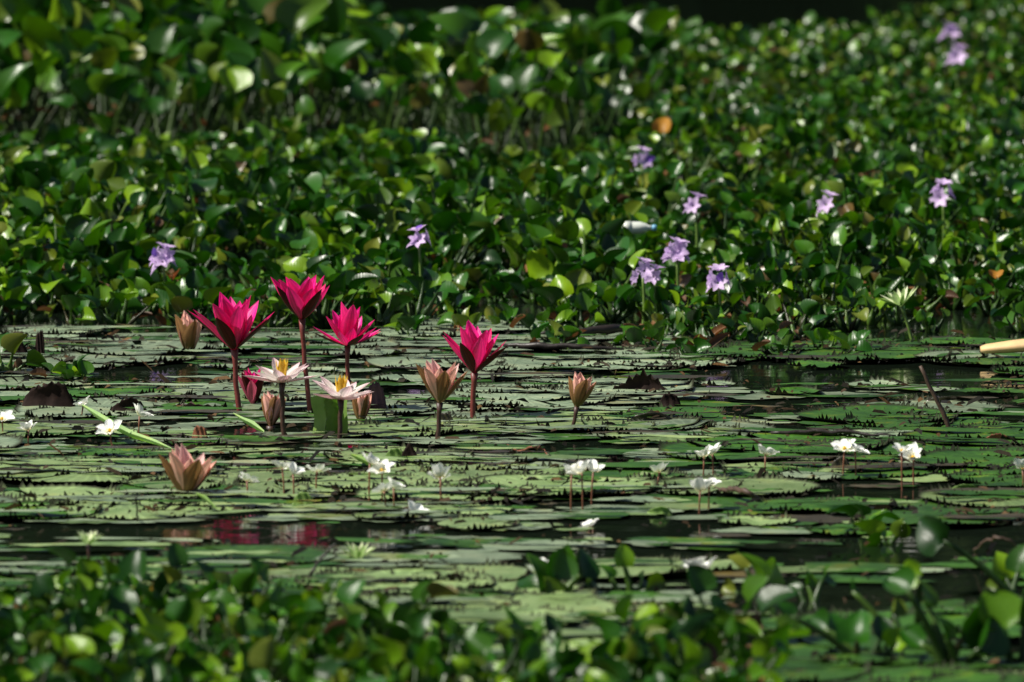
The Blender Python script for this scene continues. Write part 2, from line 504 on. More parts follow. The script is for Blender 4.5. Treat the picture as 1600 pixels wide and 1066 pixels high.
def place_labels(items, look, skip=0):
    """items: [(object, px, py, look words)]; writes labels '<look>, <rank> <side> <landmark>'"""
    buckets = {}
    for o, px, py, lk in items:
        best = min((((px - x) ** 2 + ((py - y) * 1.6) ** 2), i) for i, (x, y, t) in enumerate(LM))
        x, y, t = LM[best[1]]
        dx, dy = px - x, (py - y) * 1.6
        side = ('right of' if dx > 0 else 'left of') if abs(dx) > abs(dy) else ('in front of' if dy > 0 else 'behind')
        buckets.setdefault((best[1], side), []).append((best[0], o, lk))
    for (i, side), lst in buckets.items():
        lst.sort(key=lambda e: e[0])
        for k, (d, o, lk) in enumerate(lst):
            o['label'] = f"{lk} {look}, {ORD[min(k, len(ORD) - 1)]} {side} {LM[i][2]}"

# ------------------------------------------------------------------ hyacinth plants
def blade_geo(seed, nx=5, ny=9):
    rs = random.Random(seed)
    cup = rs.uniform(.2, .95); bend = rs.uniform(-.2, .95); tip = rs.uniform(.0, .12); wv = rs.uniform(.9, 1.15)
    fold = rs.uniform(-.08, .2); ph = rs.uniform(0, 6)
    V, F = [], []
    for j in range(ny):
        v = .5 - .5 * math.cos(math.pi * (.12 + .88 * j / (ny - 1))) if j else 0
        w = 0.5 * wv * (math.sin(math.pi * (0.06 + 0.94 * v) ** 0.78) ** 0.55 if v < 1 else 0.03)
        if j == 0: w = 0.10
        w = max(w, 0.02)
        for i in range(nx):
            u = -1 + 2 * i / (nx - 1)
            x = u * w
            y = v * (1 - .03 * u * u) - (0.06 * u * u if j in (1,) else 0)
            z = cup * u * u * w + fold * abs(u) * w + bend * (v - .1) ** 2 * (-1) + .035 * math.sin(5 * v + 4 * u + ph) + (tip * max(0, v - .8))
            V.append((x, y, z))
    for j in range(ny - 1):
        for i in range(nx - 1):
            a = j * nx + i
            F.append((a, a + 1, a + nx + 1, a + nx))
    return V, F
BL = [blade_geo(100 + i) for i in range(12)]
BLQ = [quads(*g) for g in BL]
BLM = [make_mesh('hyacinth_blade', g[0], g[1], M['hyacinth']) for g in BL]
def stalk_geo(bulb, bend, n=6, k=7):
    pts, rad = [], []
    for i in range(k):
        t = i / (k - 1)
        pts.append((bend * math.sin(math.pi * t), 0, t))
        rad.append(1.0 * (1 - .45 * t) + bulb * math.exp(-((t - .3) / .2) ** 2))
    return tube_geo(pts, rad, n, cap=False)
ST = [stalk_geo(0, .06), stalk_geo(0, -.08), stalk_geo(1.8, .03), stalk_geo(1.2, .07)]
STM = [make_mesh('hyacinth_stalk', g[0], g[1], M['stalk']) for g in ST]
BLQ_LO = [quads(*blade_geo(100 + i, 3, 5)) for i in range(12)]
ST_LO = [quads(*stalk_geo(b_, c_, 4, 5)) for b_, c_ in ((0, .06), (0, -.08), (1.8, .03), (1.2, .07))]

def plant_specs(rs, H, S, nl, upright=0.5, spread=1.0):
    """leaves of one rosette: list of (blade variant, blade matrix, stalk variant, stalk matrix)"""
    out = []
    a0 = rs.uniform(0, 6.28)
    for i in range(nl):
        az = a0 + i * 2.4 + rs.uniform(-.35, .35)
        inner = 1 - i / nl
        tilt = R(rs.uniform(12, 30) + (1 - inner) * 34) * spread
        L = H * rs.uniform(.72, 1.08) * (0.75 + .25 * inner)
        d = Vector((math.cos(az) * math.sin(tilt), math.sin(az) * math.sin(tilt), math.cos(tilt)))
        b0 = Vector((math.cos(az), math.sin(az), 0)) * .006 + Vector((0, 0, -.004))
        top = b0 + d * L
        e = R(rs.uniform(48, 102)) if rs.random() < upright + .3 else R(rs.uniform(-15, 45))
        ya = Vector((math.cos(az) * math.cos(e), math.sin(az) * math.cos(e), math.sin(e)))
        yaw = rs.uniform(-.6, .6)
        xa = Vector((0, 0, 1)).cross(ya)
        xa = Vector((math.sin(az), -math.cos(az), 0)) if xa.length < .05 else -xa.normalized()
        za = xa.cross(ya).normalized()
        m3 = Matrix((xa, ya, za)).transposed()
        m3 = m3 @ Euler((0, rs.uniform(-.95, .95), yaw)).to_matrix()
        s = S * rs.uniform(.55, 1.15)
        mb = Matrix.Translation(top) @ m3.to_4x4() @ Matrix.Scale(s, 4)
        rr = (.0030 + H * .006) * rs.uniform(.8, 1.2)
        q = Vector((0, 0, 1)).rotation_difference(d)
        sv = rs.choice((2, 3)) if H < .14 else rs.choice((0, 1))
        msk = Matrix.Translation(b0) @ q.to_matrix().to_4x4() @ Matrix.Diagonal((rr, rr, L * 1.01, 1))
        out.append((rs.randrange(12), mb, sv, msk))
    return out

def interp(x, tab):
    return float(np.interp(x, [t[0] for t in tab], [t[1] for t in tab]))
NEAR = [(-500, 520), (0, 512), (300, 518), (600, 520), (690, 500), (850, 503), (1000, 526), (1100, 540), (1250, 536), (1400, 528), (1600, 530), (2100, 540)]
FAR = [(-500, -60), (420, -60), (560, 40), (650, 75), (900, 85), (1000, 80), (1150, 74), (1340, 68), (1430, 30), (1600, 0), (2100, -20)]
TALL = [(-500, 268), (0, 262), (250, 245), (600, 240), (760, 275), (900, 262), (980, 235), (1040, 150), (1090, 60), (1120, -900), (2200, -900)]
FORE = [(-400, 945), (0, 935), (80, 925), (420, 925), (600, 945), (700, 985), (860, 1000), (1050, 985), (1140, 1005), (1215, 1060), (1240, 1400), (2200, 1400)]
plants = []   # (x, y, H, S, nl, px, py, zone)
rs = random.Random(11)
def grid(y0, y1, sp, test):
    Y = y0
    row = 0
    while Y < y1:
        hw = .080 * Y * 1.0 + .45
        X = -hw + (row % 2) * sp * .5
        while X < hw:
            x = X + rs.uniform(-.38, .38) * sp; y = Y + rs.uniform(-.38, .38) * sp
            px, py = to_px((x, y, 0))
            r = test(px, py)
            if r: plants.append((x, y, r[0], r[1], r[2], px, py, r[3]))
            X += sp
        Y += sp * .87; row += 1
BLOOM_PX = [(255, 408), (655, 378), (1004, 424), (1023, 428), (1057, 398), (1123, 438), (1087, 321), (1293, 320), (1473, 305), (1003, 250), (1495, 95), (1484, 56), (985, 350)]
TOPL = [(-500, -90), (0, -90), (400, -60), (470, -10), (560, 22), (640, 20), (900, 12), (1000, 8), (1100, 24), (1350, 24), (1400, 15), (1600, -20), (2100, -30)]
def clamp_h(px, py, H):
    Y = ground(px, py).y
    return min(H, max(.02, (py - interp(px, TOPL)) * Y / FPX * rs.uniform(.7, 1.0) - (.03 if 480 < px < 1100 else 0)))
from mathutils import noise as mnoise
def clump(px, py):
    g = ground(px, py)
    return mnoise.noise(Vector((g.x * 3.2, g.y * 2.2, 1.7))) + .5 * mnoise.noise(Vector((g.x * 8, g.y * 6, 4.7)))
def t_low(px, py):
    cn = clump(px, py)
    if cn < -.20 and rs.random() < .8: return None
    if not (interp(px, FAR) < py < interp(px, NEAR)): return None
    if py < interp(px, TALL) + 6 and px < 1100: return None
    near = interp(px, NEAR) - py
    if near < 14 and rs.random() < .35: return None
    k = min(1, near / 90)
    H = rs.uniform(.035, .06) + k * rs.uniform(.03, .085)
    S = rs.uniform(.031, .046) + k * rs.uniform(.0, .017)
    H *= min(1.5, max(.5, 1 + 1.2 * cn))
    if px < 1000 and py - interp(px, TALL) < 100: H *= .6
    if any(abs(px - bx) < 34 and -6 < py - by < 95 for bx, by in BLOOM_PX): H = min(H, .07); S *= .85
    if px > 1000: H *= .9; S *= .80
    return (clamp_h(px, py, H), S, rs.choice((5, 6, 7)), 'low')
def t_tall(px, py):
    if px > 1100 or not (interp(px, FAR) < py < interp(px, TALL)): return None
    d = interp(px, TALL) - py
    k = min(1, d / 60) * (1 if px < 850 else .75)
    if px > 600 and py < 150: k *= .65
    return (clamp_h(px, py, .20 + k * rs.uniform(.08, .20)), (.085 if px < 520 else .062) + k * rs.uniform(.0, .065), rs.choice((4, 5, 5, 6)), 'tall')
def t_fore(px, py):
    if py < interp(px, FORE) + 55 + rs.uniform(-8, 20) or py > 1260: return None
    return (rs.uniform(.045, .095), rs.uniform(.020, .036), rs.choice((5, 6, 7)), 'fore')
grid(10.9, 14.2, .084, t_low)
grid(14.2, 18.0, .112, t_low)
grid(18.0, 31.0, .15, t_low)
grid(15.5, 31.0, .235, t_tall)
grid(6.0, 8.2, .075, t_fore)
# a few strays that float free of the mat
for px, py, H, S in [(100, 596, .035, .026), (118, 598, .03, .024), (8, 588, .05, .045), (868, 540, .03, .034), (880, 545, .028, .03), (845, 528, .035, .03),
                     (1010, 545, .03, .03), (985, 540, .03, .028), (1075, 560, .03, .028), (1020, 552, .03, .02), (640, 528, .03, .04), (560, 522, .03, .04),
                     (725, 520, .03, .03), (780, 515, .03, .03), (1290, 548, .03, .03), (1215, 555, .03, .03), (1330, 552, .03, .03),
                     (1350, 835, .03, .04), (1130, 1010, .07, .04), (1100, 1030, .07, .04), (1385, 850, .02, .03)]:
    p = ground(px, py)
    plants.append((p.x, p.y, H, S, 5, px, py, 'stray'))

def in_frame(p):
    x, y, H, S, nl, px, py, z = p
    top = to_px((x, y, H))[1]
    return -25 < px < 1625 and top < 1055 and py > -10 and not (z == 'tall' and top < -30)
cand = [(p[3] * FPX / p[1] + (8 if p[7] == 'stray' else 0) + (4 if p[7] == 'fore' else 0) + (6 if p[6] > interp(p[5], NEAR) - 30 else 0), i) for i, p in enumerate(plants) if in_frame(p)]
cand.sort(reverse=True)
chosen = set(i for _, i in cand[:286])
print('plants', len(plants), 'in frame', len(cand))
mass = Mass()
acc_b = [[] for _ in range(12)]; acc_br = [[] for _ in range(12)]
acc_l = [[] for _ in range(12)]; acc_lr = [[] for _ in range(12)]
acc_s = [[] for _ in range(4)]; acc_sr = [[] for _ in range(4)]
label_items = []
for i, (x, y, H, S, nl, px, py, zone) in enumerate(plants):
    up = .72 if zone == 'tall' else .42
    specs = plant_specs(rs, H, S, nl, up, .75 if zone == 'tall' else 1.1)
    base = Matrix.Translation((x, y, 0))
    if i in chosen:
        root = obj('water_hyacinth', None)
        root.empty_display_size = .03
        root.location = (x, y, 0)
        g = {'tall': 'tall hyacinths of the far clump', 'low': 'low hyacinths of the floating mat', 'fore': 'hyacinths in the blurred foreground', 'stray': 'hyacinths drifting off the mat'}[zone]
        tag(root, None, 'water hyacinth', g)
        for bv, mb, sv, msk in specs:
            lf = obj('leaf', BLM[bv], root, mb)
            obj('stalk', STM[sv], lf, mb.inverted() @ msk)
        adj = {'tall': 'tall large-leaved', 'low': 'low glossy', 'fore': 'out-of-focus', 'stray': 'small drifting'}[zone]
        label_items.append((root, px, py - H * FPX / y * .5, adj))
    else:
        for bv, mb, sv, msk in specs:
            r = rs.random()
            if y > 19:
                acc_l[bv].append(np.array(base @ mb)); acc_lr[bv].append(r)
                continue
            acc_b[bv].append(np.array(base @ mb)); acc_br[bv].append(r)
            acc_s[sv].append(np.array(base @ msk)); acc_sr[sv].append(r)
place_labels(label_items, 'water hyacinth')
for v in range(12): mass.add(*BLQ[v], acc_b[v], 0, acc_br[v])
for v in range(12): mass.add(*BLQ_LO[v], acc_l[v], 0, acc_lr[v])
for v in range(4): mass.add(*ST_LO[v], acc_s[v], 1, acc_sr[v])
print('mass verts', mass.n)
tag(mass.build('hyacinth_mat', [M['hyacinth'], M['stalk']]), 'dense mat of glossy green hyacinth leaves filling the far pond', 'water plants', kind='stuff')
# dead leaves down between the plants
lit = Mass()
mm_, rr_ = [], []
for k in range(2600):
    x0, y0, H, S, nl, px, py, z = plants[rs.randrange(len(plants))]
    e = Euler((rs.uniform(-.9, .9), rs.uniform(-.9, .9), rs.uniform(0, 6.28)))
    mm_.append(np.array(Matrix.Translation((x0 + rs.uniform(-.05, .05), y0 + rs.uniform(-.05, .05), rs.uniform(.005, H * .6))) @ e.to_matrix().to_4x4() @ Matrix.Diagonal((rs.uniform(.008, .02), rs.uniform(.02, .05), .02, 1))))
    rr_.append(rs.random())
lit.add(*BLQ[3], mm_, 0, rr_)
tag(lit.build('leaf_litter', [M['dead']]), 'brown dead leaf litter caught among the hyacinth stalks', 'dead leaves', kind='stuff')

# ------------------------------------------------------------------ lily pads
def pad_geo(seed, Rr):
    r_ = random.Random(seed)
    nt_ = max(24, int(2 * math.pi * Rr / .0105)); n = nt_ * 2
    gap = R(r_.uniform(3, 7))
    prof = [(0.02, 0), (.35, 0), (.7, 0), (.9, 0), (.965, .35), (1.0, 1.0)]
    ph = [r_.uniform(0, 6.28) for _ in range(6)]
    V, F, A, X = [], [], [], []
    for i in range(n + 1):
        t = gap + (2 * math.pi - 2 * gap) * (i + (r_.uniform(-.3, .3) if 0 < i < n else 0)) / n
        curl = max(0.0, .1 + .6 * math.sin(2 * t + ph[0]) + .5 * math.sin(5 * t + ph[1])) * .0018 + .0003
        tk = min(1.0, max(.0, .38 + .5 * math.sin(4 * t + ph[2]) + .4 * math.sin(9 * t + ph[3])))
        wob = 1 + .03 * math.sin(3 * t + ph[2]) + .02 * math.sin(7 * t + ph[3])
        tooth = (i % 2)
        for (q, c) in prof:
            rad = Rr * wob * q
            z = c * curl + q * q * .0014 * math.sin(3 * t + ph[4]) + .0015 * math.sin(9 * q + ph[5])
            if q == 1.0:
                rad += tooth * .003 * r_.uniform(.6, 1.2); z += tooth * .0072 * r_.uniform(.1, 1.7) * tk
            V.append((rad * math.cos(t), rad * math.sin(t), z)); A.append(q); X.append(i / n)
    k = len(prof)
    for i in range(n):
        for j in range(k - 1):
            a = i * k + j
            F.append((a, a + 1, a + k + 1, a + k))
    return V, F, A, X
PADS = []
for i in range(14):
    Rr = [.06, .08, .10, .11, .12, .13, .14, .15, .16, .17, .12, .14, .05, .07][i]
    V, F, A, X = pad_geo(300 + i, Rr)
    me = make_mesh('pad', V, F, M['pad'], attrs={'along': A, 'across': X})
    if me.polygons[0].normal.z < 0: me.flip_normals()
    me2 = me.copy(); me2.materials[0] = M['pad_green_shaded']
    me3 = me.copy(); me3.materials[0] = M['pad_bright']
    PADS.append((Rr, me, me2, me3))
OPEN = [  # px, py, half width, half height: patches of open water
    (330, 838, 290, 19), (90, 874, 170, 9), (700, 887, 170, 6), (1150, 872, 330, 9), (1010, 820, 130, 7), (1400, 930, 260, 16), (1000, 912, 120, 5),
    (560, 778, 30, 4), (745, 757, 40, 5), (742, 789, 32, 4), (1350, 777, 120, 6), (900, 838, 200, 5), (80, 762, 110, 7), (470, 672, 60, 7), (330, 722, 40, 4), (575, 690, 35, 5),
    (1330, 590, 210, 15), (620, 615, 90, 6), (240, 590, 110, 5), (1120, 640, 90, 4), (430, 700, 80, 4), (180, 665, 120, 3), (860, 560, 120, 3),
    (1270, 960, 90, 12), (1210, 1010, 60, 20), (950, 700, 110, 4), (1500, 850, 90, 20)]
pads = []
rp = random.Random(5)
pi = 0
tries = 0
def covered(px, py, hw, hh):
    for k, (ox, oy, ow, oh) in enumerate(OPEN):
        f = 1.05 if k < 1 else .55
        if abs(px - ox) < ow + hw * f * .9 and abs(py - oy) < oh * .8 + hh * f:
            return True
    return False
placed = []
while tries < 14000 and len(placed) < 299:
    tries += 1
    py = rp.uniform(528, 1075); 
    Yd = ground(800, py).y
    y = rp.uniform(6.8, 11.7); x = rp.uniform(-.08 * y - .16, .08 * y + .16)
    px, py = to_px((x, y, 0))
    if py < interp(px, NEAR) + 6 or py > 1110: continue
    big = rp.random()
    Rk, scl = (rp.choice(PADS) if tries < 2200 else rp.choice(PADS[:3] + PADS[12:])), rp.uniform(.7, 1.0)
    Rr = Rk[0] * scl
    hw, hh = Rr * FPX / y, Rr * CAM_H * FPX / (y * y)
    if covered(px, py, hw, hh): continue
    if py - hh < interp(px, NEAR) - 2: continue
    # keep centres apart
    if any((x - a) ** 2 + (y - b) ** 2 < (.40 * max(Rr, c)) ** 2 for a, b, c in placed): continue
    placed.append((x, y, Rr))
    shade = 1 if rp.random() < (.08 + .8 * min(1, max(0, (px - 960) / 260)) + (.35 if py > 690 and px < 450 else 0)) else (2 if rp.random() < min(.85, max(0, (py - 610) / 110)) else 0)  # darkened green grows commoner rightward, painting the part shade there
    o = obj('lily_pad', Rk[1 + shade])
    o.location = (x, y, .0045 + .0022 * rp.random())
    o.rotation_euler = (rp.gauss(0, .005), rp.gauss(0, .005), rp.uniform(0, 6.28))
    o.scale = (scl, scl, 1)
    tag(o, None, 'lily pad', 'toothed lily pads floating on the pond')
    sz = 'small ' if Rr < .09 else ('' if Rr < .14 else 'broad ')
    pads.append((o, px, py, sz + ('grey-green', 'dark green', 'yellow-green')[shade] + ''))
place_labels(pads, 'toothed pad')
print('pads', len(pads), tries)

# ------------------------------------------------------------------ broken film of old pad scraps between the pads
film = Mass()
for v in range(8):
    n_ = 14
    rad = [1 + rp.uniform(-.35, .25) for _ in range(n_)]
    V = [(0, 0, .15)] + [(rad[k] * math.cos(2 * math.pi * k / n_), rad[k] * math.sin(2 * math.pi * k / n_), rp.uniform(-.1, .5)) for k in range(n_)]
    F = [(0, 1 + 2 * k, 1 + (2 * k + 1) % n_, 1 + (2 * k + 2) % n_) for k in range(n_ // 2)]
    for mi, cnt in ((0, 170), (1, 110), (2, 16), (3, 60)):
        mm_, rr_ = [], []
        for k in range(cnt):
            y = rp.uniform(6.9, 11.6); x = rp.uniform(-.08 * y - .2, .08 * y + .2)
            px, py = to_px((x, y, 0))
            w = rp.uniform(.015, .075); d = w * rp.uniform(.25, .8)
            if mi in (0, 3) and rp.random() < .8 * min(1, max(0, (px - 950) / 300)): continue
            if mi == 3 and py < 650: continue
            if py < interp(px, NEAR) + 2 or covered(px, py, w * FPX / y, d * FPX / y / y): continue
            mm_.append(np.array(Matrix.Translation((x, y, .0022 + .0015 * rp.random())) @ Euler((0, 0, rp.uniform(-.3, .3))).to_matrix().to_4x4() @ Matrix.Diagonal((w, d, .0022, 1))))
            rr_.append(rp.random())
        film.add(*quads(V, F), mm_, mi, rr_)
    for mi, cnt in ((0, 34), (1, 26), (2, 12), (3, 26)):
        mm_, rr_ = [], []
        for k in range(cnt):
            y = rp.uniform(6.9, 11.6); x = rp.uniform(-.08 * y - .2, .08 * y + .2)
            px, py = to_px((x, y, 0))
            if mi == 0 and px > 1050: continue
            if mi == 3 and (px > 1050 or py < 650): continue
            w = rp.uniform(.02, .11); d = w * rp.uniform(.10, .28)
            if py < interp(px, NEAR) + 2 or covered(px, py, w * FPX / y, d * FPX / y / y): continue
            mm_.append(np.array(Matrix.Translation((x, y, .009 + .003 * rp.random())) @ Euler((0, 0, rp.uniform(-.25, .25))).to_matrix().to_4x4() @ Matrix.Diagonal((w, d, .005, 1))))
            rr_.append(rp.random())
        film.add(*quads(V, F), mm_, mi, rr_)
tag(film.build('pad_scraps', [M['pad'], M['pad_green_shaded'], M['pad_dark'], M['pad_bright']]), 'broken film of old lily pad scraps between the whole pads', 'pad scraps', kind='stuff')

# ------------------------------------------------------------------ floating specks and scraps on the pads
db = Mass()
flake = quads([(-.5, 0, 0), (.5, .1, .05), (.25, .5, .7), (-.3, .4, .6)], [(0, 1, 2, 3)])
wedge = quads([(-.6, 0, 0), (.6, 0, 0), (.1, .25, .95), (-.1, .2, .9)], [(0, 1, 2, 3)])
for tpl, cnt, s0, s1 in ((flake, 2200, .003, .010), (wedge, 1500, .002, .0065)):
    mm_, rr_ = [], []
    rows = [(rp.uniform(7.6, 11.4), rp.uniform(-1, 1), rp.uniform(.15, .6), rp.uniform(-.05, .05)) for _ in range(150)]
    for k in range(cnt):
        if rp.random() < .6:
            Y0, X0, w, sl_ = rp.choice(rows)
            x = X0 + rp.uniform(-w, w) * .6; y = Y0 + sl_ * (x - X0) + rp.gauss(0, .006)
        else:
            y = rp.uniform(7.1, 11.4); x = rp.uniform(-1, 1)
        px, py = to_px((x, y, 0))
        if py < interp(px, NEAR) - 4 or covered(px, py, 0, 0): continue
        s = rp.uniform(s0, s1)
        e = Euler((rp.gauss(0, .3), rp.gauss(0, .3), rp.gauss(0, .7)))
        mm_.append(np.array(Matrix.Translation((x, y, .007 + rp.random() * .006)) @ e.to_matrix().to_4x4() @ Matrix.Diagonal((s * rp.choice((.8, 1.2, 1.8, 3.5)), s, s * rp.uniform(.3, 1), 1))))
        rr_.append(rp.random())
    db.add(*tpl, mm_, 0, rr_)
tag(db.build('floating_scraps', [M['debris']]), 'dark scraps of rotting leaf strewn over the lily pads', 'scraps', kind='stuff')

# ------------------------------------------------------------------ water lilies
KINDS = {
    # rings: (count, base angle, tip angle, length, width, cup, material)
    'A': ([(4, 54, 42, 1.0, .24, .5, 'magenta_sepal'), (4, 50, 36, 1.0, .29, .5, 'magenta'), (4, 38, 22, 1.0, .35, .6, 'magenta'), (4, 24, 10, .97, .35, .5, 'magenta')]),
    'B': ([(4, 66, 30, 1.0, .30, .6, 'magenta_sepal'), (4, 62, 27, 1.0, .32, .6, 'magenta'), (5, 50, 18, .98, .38, .6, 'magenta'), (4, 34, 9, .95, .40, .6, 'magenta')]),
    'C': ([(4, 82, 58, 1.0, .24, .4, 'magenta_sepal'), (5, 74, 50, 1.0, .22, .5, 'magenta'), (5, 56, 30, 1.0, .28, .6, 'magenta'), (4, 32, 6, 1.08, .40, .7, 'magenta')]),
    'K': ([(4, 50, 24, 1.0, .34, .8, 'peach_sepal'), (4, 46, 24, 1.0, .34, .7, 'peach'), (5, 34, 14, .97, .32, .7, 'peach')]),
    'bud': ([(4, 44, 4, 1.0, .44, .9, 'peach_sepal'), (4, 38, 5, 1.0, .40, .9, 'peach'), (4, 24, 0, .95, .36, .9, 'peach')]),
    'rosebud': ([(4, 40, 12, 1.0, .34, .8, 'magenta_sepal'), (5, 34, 14, 1.0, .30, .8, 'rose'), (5, 20, 5, 1.05, .3, .8, 'magenta')]),
    'star': ([(4, 86, 70, 1.0, .30, .5, 'blush_sepal'), (4, 78, 62, .98, .30, .5, 'blush'), (5, 64, 46, .86, .30, .5, 'blush')]),
    'pale': ([(4, 70, 50, 1.0, .2, .5, 'green_sepal'), (7, 60, 40, .95, .2, .5, 'greenwhite'), (6, 40, 20, .85, .2, .5, 'greenwhite')]),
}
def stamens_mesh(L, n=34, spread=28):
    V, F, A, X = [], [], [], []
    r_ = random.Random(3)
    for i in range(n):
        az = r_.uniform(0, 6.28); ti = R(r_.uniform(2, spread))
        pv, pf, pa, px_ = petal_geo(L * r_.uniform(.8, 1.1), L * .16, ti, ti * .3, .3, 3, 4)
        b0 = len(V); c, s = math.cos(az), math.sin(az)
        V += [(x * c - y * s, x * s + y * c, z) for x, y, z in pv]
        F += [tuple(b0 + q for q in f) for f in pf]; A += pa; X += px_
    return make_mesh('stamens', V, F, M['yellow'], attrs={'along': A, 'across': X})
def lily(kind, label, base, blossom, L, stem_mat='maroon_stem', srad=.0035, lean=(0, 0), phase=0.0, yellow=False, bend=0.0, dY=0.0, cat='water lily'):
    """base / blossom: pixel of the stem's foot on the water and of the blossom's foot"""
    g = ground(*base)
    root = obj('water_lily', None); root.empty_display_size = .05
    root.location = g
    tag(root, label, cat)
    if blossom:
        top = at(blossom[0], blossom[1], g.y + dY) - g
        pts = curve_pts((0, 0, -.06), top, (bend, 0, 0), 9, .0006)
        rad = [srad * (1.15 - .25 * i / 9) for i in range(10)]
        rad[-1] *= 1.7; rad[-2] *= 1.1
        obj('stem', tube('lily_stem', pts, rad, M[stem_mat], 9), root)
    else:
        top = Vector((0, 0, .002))
        obj('stem', tube('lily_stem', [(0, 0, -.08), (0, 0, -.03), (0, 0, .002)], [srad, srad, srad * 2.2], M[stem_mat], 8), root)
    H = Matrix.Translation(top) @ Euler((lean[1], lean[0], 0)).to_matrix().to_4x4()
    r_ = random.Random(hash(label) % 1000 if False else len(label) * 7 + base[0])
    for ri, (n, t0, t1, l, w, cup, mt) in enumerate(KINDS[kind]):
        mss = [petal_mesh('petal', M[mt], L * l * f, L * w, R(t0 + q), R(t1 + q), cup * c_, twist=tw) for f, q, c_, tw in ((1, 0, 1, .05), (.94, 4, .7, -.08), (1.04, -3, 1.2, .03))]
        for k in range(n):
            az = phase + ri * .5 + 2 * math.pi * k / n + r_.uniform(-.12, .12)
            mt_ = H @ Euler((0, 0, az)).to_matrix().to_4x4() @ Euler((r_.gauss(0, .03), r_.gauss(0, .05), 0)).to_matrix().to_4x4() @ Matrix.Scale(r_.uniform(.93, 1.05), 4)
            obj('sepal' if 'sepal' in mt else 'petal', mss[k % 3], root, mt_)
    if yellow:
        obj('stamens', stamens_mesh(L * .62), root, H)
    return root
DOWN = -math.pi / 2
lily('A', 'widest magenta lily, wide open with one dark sepal facing forward on a tall red stem', (385, 645), (366, 547), .093, phase=DOWN - .25, bend=-.004, lean=(-.02, .05), srad=.0042)
lily('B', 'tallest magenta lily, cup-shaped bloom held above the hyacinth leaves', (494, 646), (472, 499), .076, phase=DOWN + .7, bend=-.003, srad=.0038, lean=(-.03, .05))
lily('C', 'magenta lily with outer petals spread almost flat behind the lower blush star', (545, 612), (543, 541), .066, phase=DOWN + .4, srad=.0036, lean=(.03, .08))
lily('A', 'lone magenta lily standing apart on a straight maroon stem behind the peach cup', (737, 658), (741, 583), .079, phase=DOWN - .5, srad=.0042, lean=(.06, .03))
lily('bud', 'half-closed pink and olive bud sitting at the edge of the hyacinth mat', (296, 556), None, .072, phase=DOWN + .35, srad=.005, stem_mat='dark_stem', lean=(.05, .05))
lily('rosebud', 'low deep-pink half-open lily behind the widest magenta stem', (396, 634), None, .056, phase=DOWN + .9, lean=(-.05, .05))
lily('star', 'upper blush star lily, white and pink petals open flat around a yellow heart', (451, 684), (441, 598), .057, stem_mat='dark_stem', srad=.0037, phase=DOWN + .1, yellow=True, bend=-.003, lean=(-.02, .02))
lily('star', 'lower blush star lily with bright yellow stamens in front of the upright green leaf', (530, 690), (532, 624), .057, stem_mat='dark_stem', srad=.0037, phase=DOWN + .6, yellow=True, lean=(.04, .04))
lily('bud', 'slim pale peach bud at the foot of the upper blush star', (423, 668), None, .053, phase=DOWN + .3, stem_mat='dark_stem', lean=(.06, 0))
lily('bud', 'pale pink-green bud standing beside the purple curled pad', (563, 662), None, .049, phase=DOWN + .8, stem_mat='dark_stem', lean=(.03, 0))
lily('K', 'peach cup lily half open on a dark stem before the lone magenta bloom', (680, 690), (687, 630), .070, stem_mat='dark_stem', srad=.0036, phase=DOWN + .25, lean=(.02, .05))
lily('bud', 'slim salmon bud leaning on a thin dark stem near the crumpled brown pad', (882, 675), (901, 636), .052, stem_mat='dark_stem', srad=.003, phase=DOWN + .3, lean=(.18, 0))
lily('K', 'brownish pink bud tilted over the open shallows', (290, 780), None, .075, phase=DOWN + .35, stem_mat='dark_stem', lean=(.12, .05))
lily('pale', 'greenish white lily on a slanting green stem at the mat margin', (1441, 530), (1408, 478), .042, stem_mat='green_stem', srad=.003, phase=.3, lean=(-.35, .0))
lily('pale', 'pale star-shaped lily low over open water in front of the white cluster', (560, 876), (560, 872), .026, stem_mat='green_stem', srad=.002, phase=.1)
lily('pale', 'small white cup-shaped bloom on a dark stem beside the left foreground leaves', (139, 900), (138, 850), .022, stem_mat='dark_stem', srad=.002, phase=.4)
lily('star', 'blurred white bloom with an orange heart among the foreground leaves', (236, 965), (234, 935), .030, stem_mat='green_stem', srad=.002, phase=.4, yellow=True, lean=(.3, .2))

# ------------------------------------------------------------------ small white floating-heart flowers
WP = petal_mesh('white_petal', M['white'], .0220, .0125, R(62), R(44), .4, nx=5, ny=6, base=.5, sharp=.55, ruffle=.12)
WP2 = petal_mesh('white_petal', M['white'], .0200, .0120, R(76), R(60), .4, nx=5, ny=6, base=.5, sharp=.55, ruffle=.15)
WC = make_mesh('heart', *tube_geo([(0, 0, 0), (0, 0, .003), (0, 0, .005)], [.0018, .0026, .0012], 7), M['yellow'])
whites = [(218, 650, 34), (45, 672, 24), (172, 674, 26), (130, 633, 20), (3, 656, 24), (386, 752, 30), (441, 732, 46), (458, 740, 40), (495, 737, 30), (578, 724, 62),
          (597, 737, 50), (600, 768, 34), (615, 763, 34), (688, 747, 44), (893, 742, 58), (909, 739, 62), (927, 737, 50), (1030, 738, 26), (1100, 714, 34), (1113, 710, 36), (1094, 768, 34),
          (1108, 759, 40), (1196, 711, 34), (1320, 702, 46), (1336, 704, 44), (1409, 706, 60), (1427, 716, 46), (1598, 733, 32), (1084, 888, 20), (1100, 892, 20),
          (920, 824, 4), (648, 805, 6), (848, 884, 28), (840, 898, 20)]
wl = []
